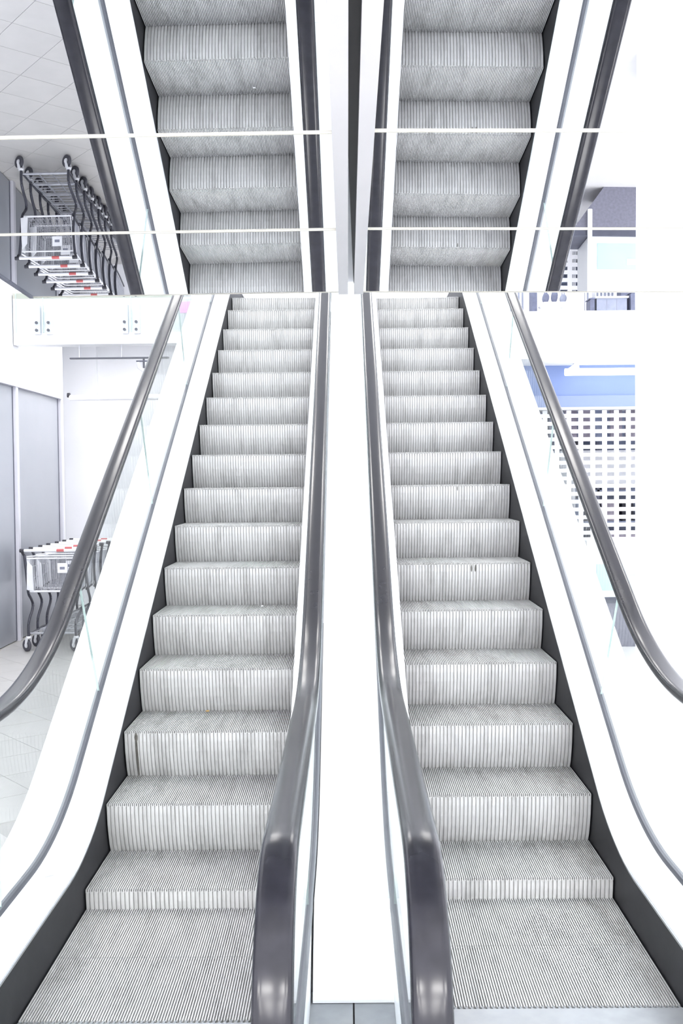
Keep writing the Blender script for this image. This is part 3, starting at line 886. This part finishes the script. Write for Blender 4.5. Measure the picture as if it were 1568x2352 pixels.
cab('dark_cabinet', 4.12, UY+0.6, 0.30, 1.4, M['shop_dim'], 'tall grey cabinet at the column edge upstairs', 'cabinet')
cab('narrow_locker', 2.62, UY, 0.07, 1.2, M['shop_dim'], 'narrow tall grey locker upstairs near the right handrail', 'locker')
cab('slatted_screen', 2.45, UY+0.5, 0.22, 1.3, M['cart_white'], 'white slatted screen upstairs beside the right handrail', 'screen', 4, M['shop_up'])
def lump(name, x, z, rx, rz, mt, label):
    mb = MB(); n, m2 = 10, 7; vs_ = []; fs_ = []
    for i in range(m2+1):
        th = math.pi*i/m2
        for k in range(n):
            a = 2*math.pi*k/n
            q = 1+0.12*math.sin(3*a+th*2)
            vs_.append((rx*q*math.sin(th)*math.cos(a), rx*0.6*math.sin(th)*math.sin(a), rz + rz*math.cos(th)))
    for i in range(m2):
        for k in range(n): fs_.append((i*n+k, (i+1)*n+k, (i+1)*n+(k+1)%n, i*n+(k+1)%n))
    mb.add(vs_, fs_)
    o = mb.build(name, mt); smooth_by_angle(o, 80); o.location = (x, UY-0.15, z)
    MB().tube([(-rx*0.35,0,2*rz*0.93),(-rx*0.25,0,2*rz+rz*0.35),(rx*0.25,0,2*rz+rz*0.35),(rx*0.35,0,2*rz*0.93)], 0.008, 6).build('strap', mt, o)
    tag(o, label, 'bag')
tb = empty('bag_table', (2.86, UY, TOP))
MB().cbox(-0.17, 0.17, -0.3, 0.1, 0.60, 0.63, 0.006).build('table_top', M['cart_white'], tb)
for sx in (-0.15, 0.15):
    for sy in (-0.28, 0.08):
        MB().cbox(sx-0.012, sx+0.012, sy-0.012, sy+0.012, 0, 0.60, 0.003).build('leg', M['cart_white'], tb)
tag(tb, 'small white table carrying grey bags upstairs', 'table')
lump('hand_bag', 2.745, TOP+0.63, 0.050, 0.075, M['shop_dim'], 'leftmost grey bag on the small white table upstairs')
lump('hand_bag', 2.865, TOP+0.63, 0.048, 0.095, M['shop_dim'], 'taller middle grey bag on the small white table upstairs')
lump('hand_bag', 2.985, TOP+0.63, 0.050, 0.065, M['shop_up'], 'paler right grey bag on the small white table upstairs')

# ------------------------------------------------------------------ added luminaires in the high ceiling, out of view
lights = []
for j, y in enumerate((6.2, 8.6, 11.0, 13.4)):
    for i, x in enumerate((-4.8, -1.6, 1.6, 4.8)):
        lights.append((x, y, ['first', 'second', 'third', 'last'][j] + ' row, ' + ['leftmost', 'second from left', 'second from right', 'rightmost'][i]))
pf = MB(); 
fm = MB()
for (a, b_, c_, d_) in ((-0.62,0.62,-0.32,-0.30),(-0.62,0.62,0.30,0.32),(-0.62,-0.60,-0.30,0.30),(0.60,0.62,-0.30,0.30)):
    fm.box(a, b_, c_, d_, -0.05, 0.0)
fmesh = fm.mesh('frame', M['cart_white'])
lmesh = MB().box(-0.60, 0.60, -0.30, 0.30, -0.035, -0.005).mesh('diffuser', M['lamp'])
for (x, y, wh) in lights:
    r = empty('added_ceiling_light', (x, y, 6.6))
    link('frame', fmesh, r); link('diffuser', lmesh, r)
    tag(r, 'added, unseen white light panel in the high ceiling, ' + wh, 'added ceiling light', 'added light panels in the high ceiling')

# light panels added to brighten the left bay, hidden behind the slab's edge beam
bmesh_ = MB().box(-0.60, 0.60, -0.30, 0.30, -0.035, -0.005).mesh('diffuser', M['added_bay_lamp'])
for x, y, wh in ((-2.25, 10.75, 'nearer'), (-2.25, 11.75, 'farther')):
    r = empty('added_bay_light', (x, y, 3.38))
    link('frame', fmesh, r); link('diffuser', bmesh_, r)
    tag(r, wh + ' added, unseen white light panel in the recessed soffit above the trolleys', 'added ceiling light')

# entrance hall behind the viewpoint: its ceiling, and light panels added for the risers
hc = MB().box(-5.0, 5.0, -9.0, -0.9, 2.92, 3.05).build('ceiling_hall', M['white_ceiling'])
struct(hc, 'white ceiling of the entrance hall behind the viewpoint')
hmesh = MB().box(-0.60, 0.60, -0.30, 0.30, -0.035, -0.005).mesh('diffuser', M['added_hall_lamp'])
for j, y in enumerate((-1.8, -3.8, -5.8)):
    for i, x in enumerate((-3.0, -1.0, 1.0, 3.0)):
        r = empty('added_hall_light', (x, y, 2.92))
        link('frame', fmesh, r); link('diffuser', hmesh, r)
        tag(r, 'added, unseen white light panel in the hall ceiling behind the viewpoint, ' + ['near', 'middle', 'far'][j] + ' row, ' + ['leftmost', 'second from left', 'second from right', 'rightmost'][i], 'added ceiling light', 'added light panels in the hall ceiling')
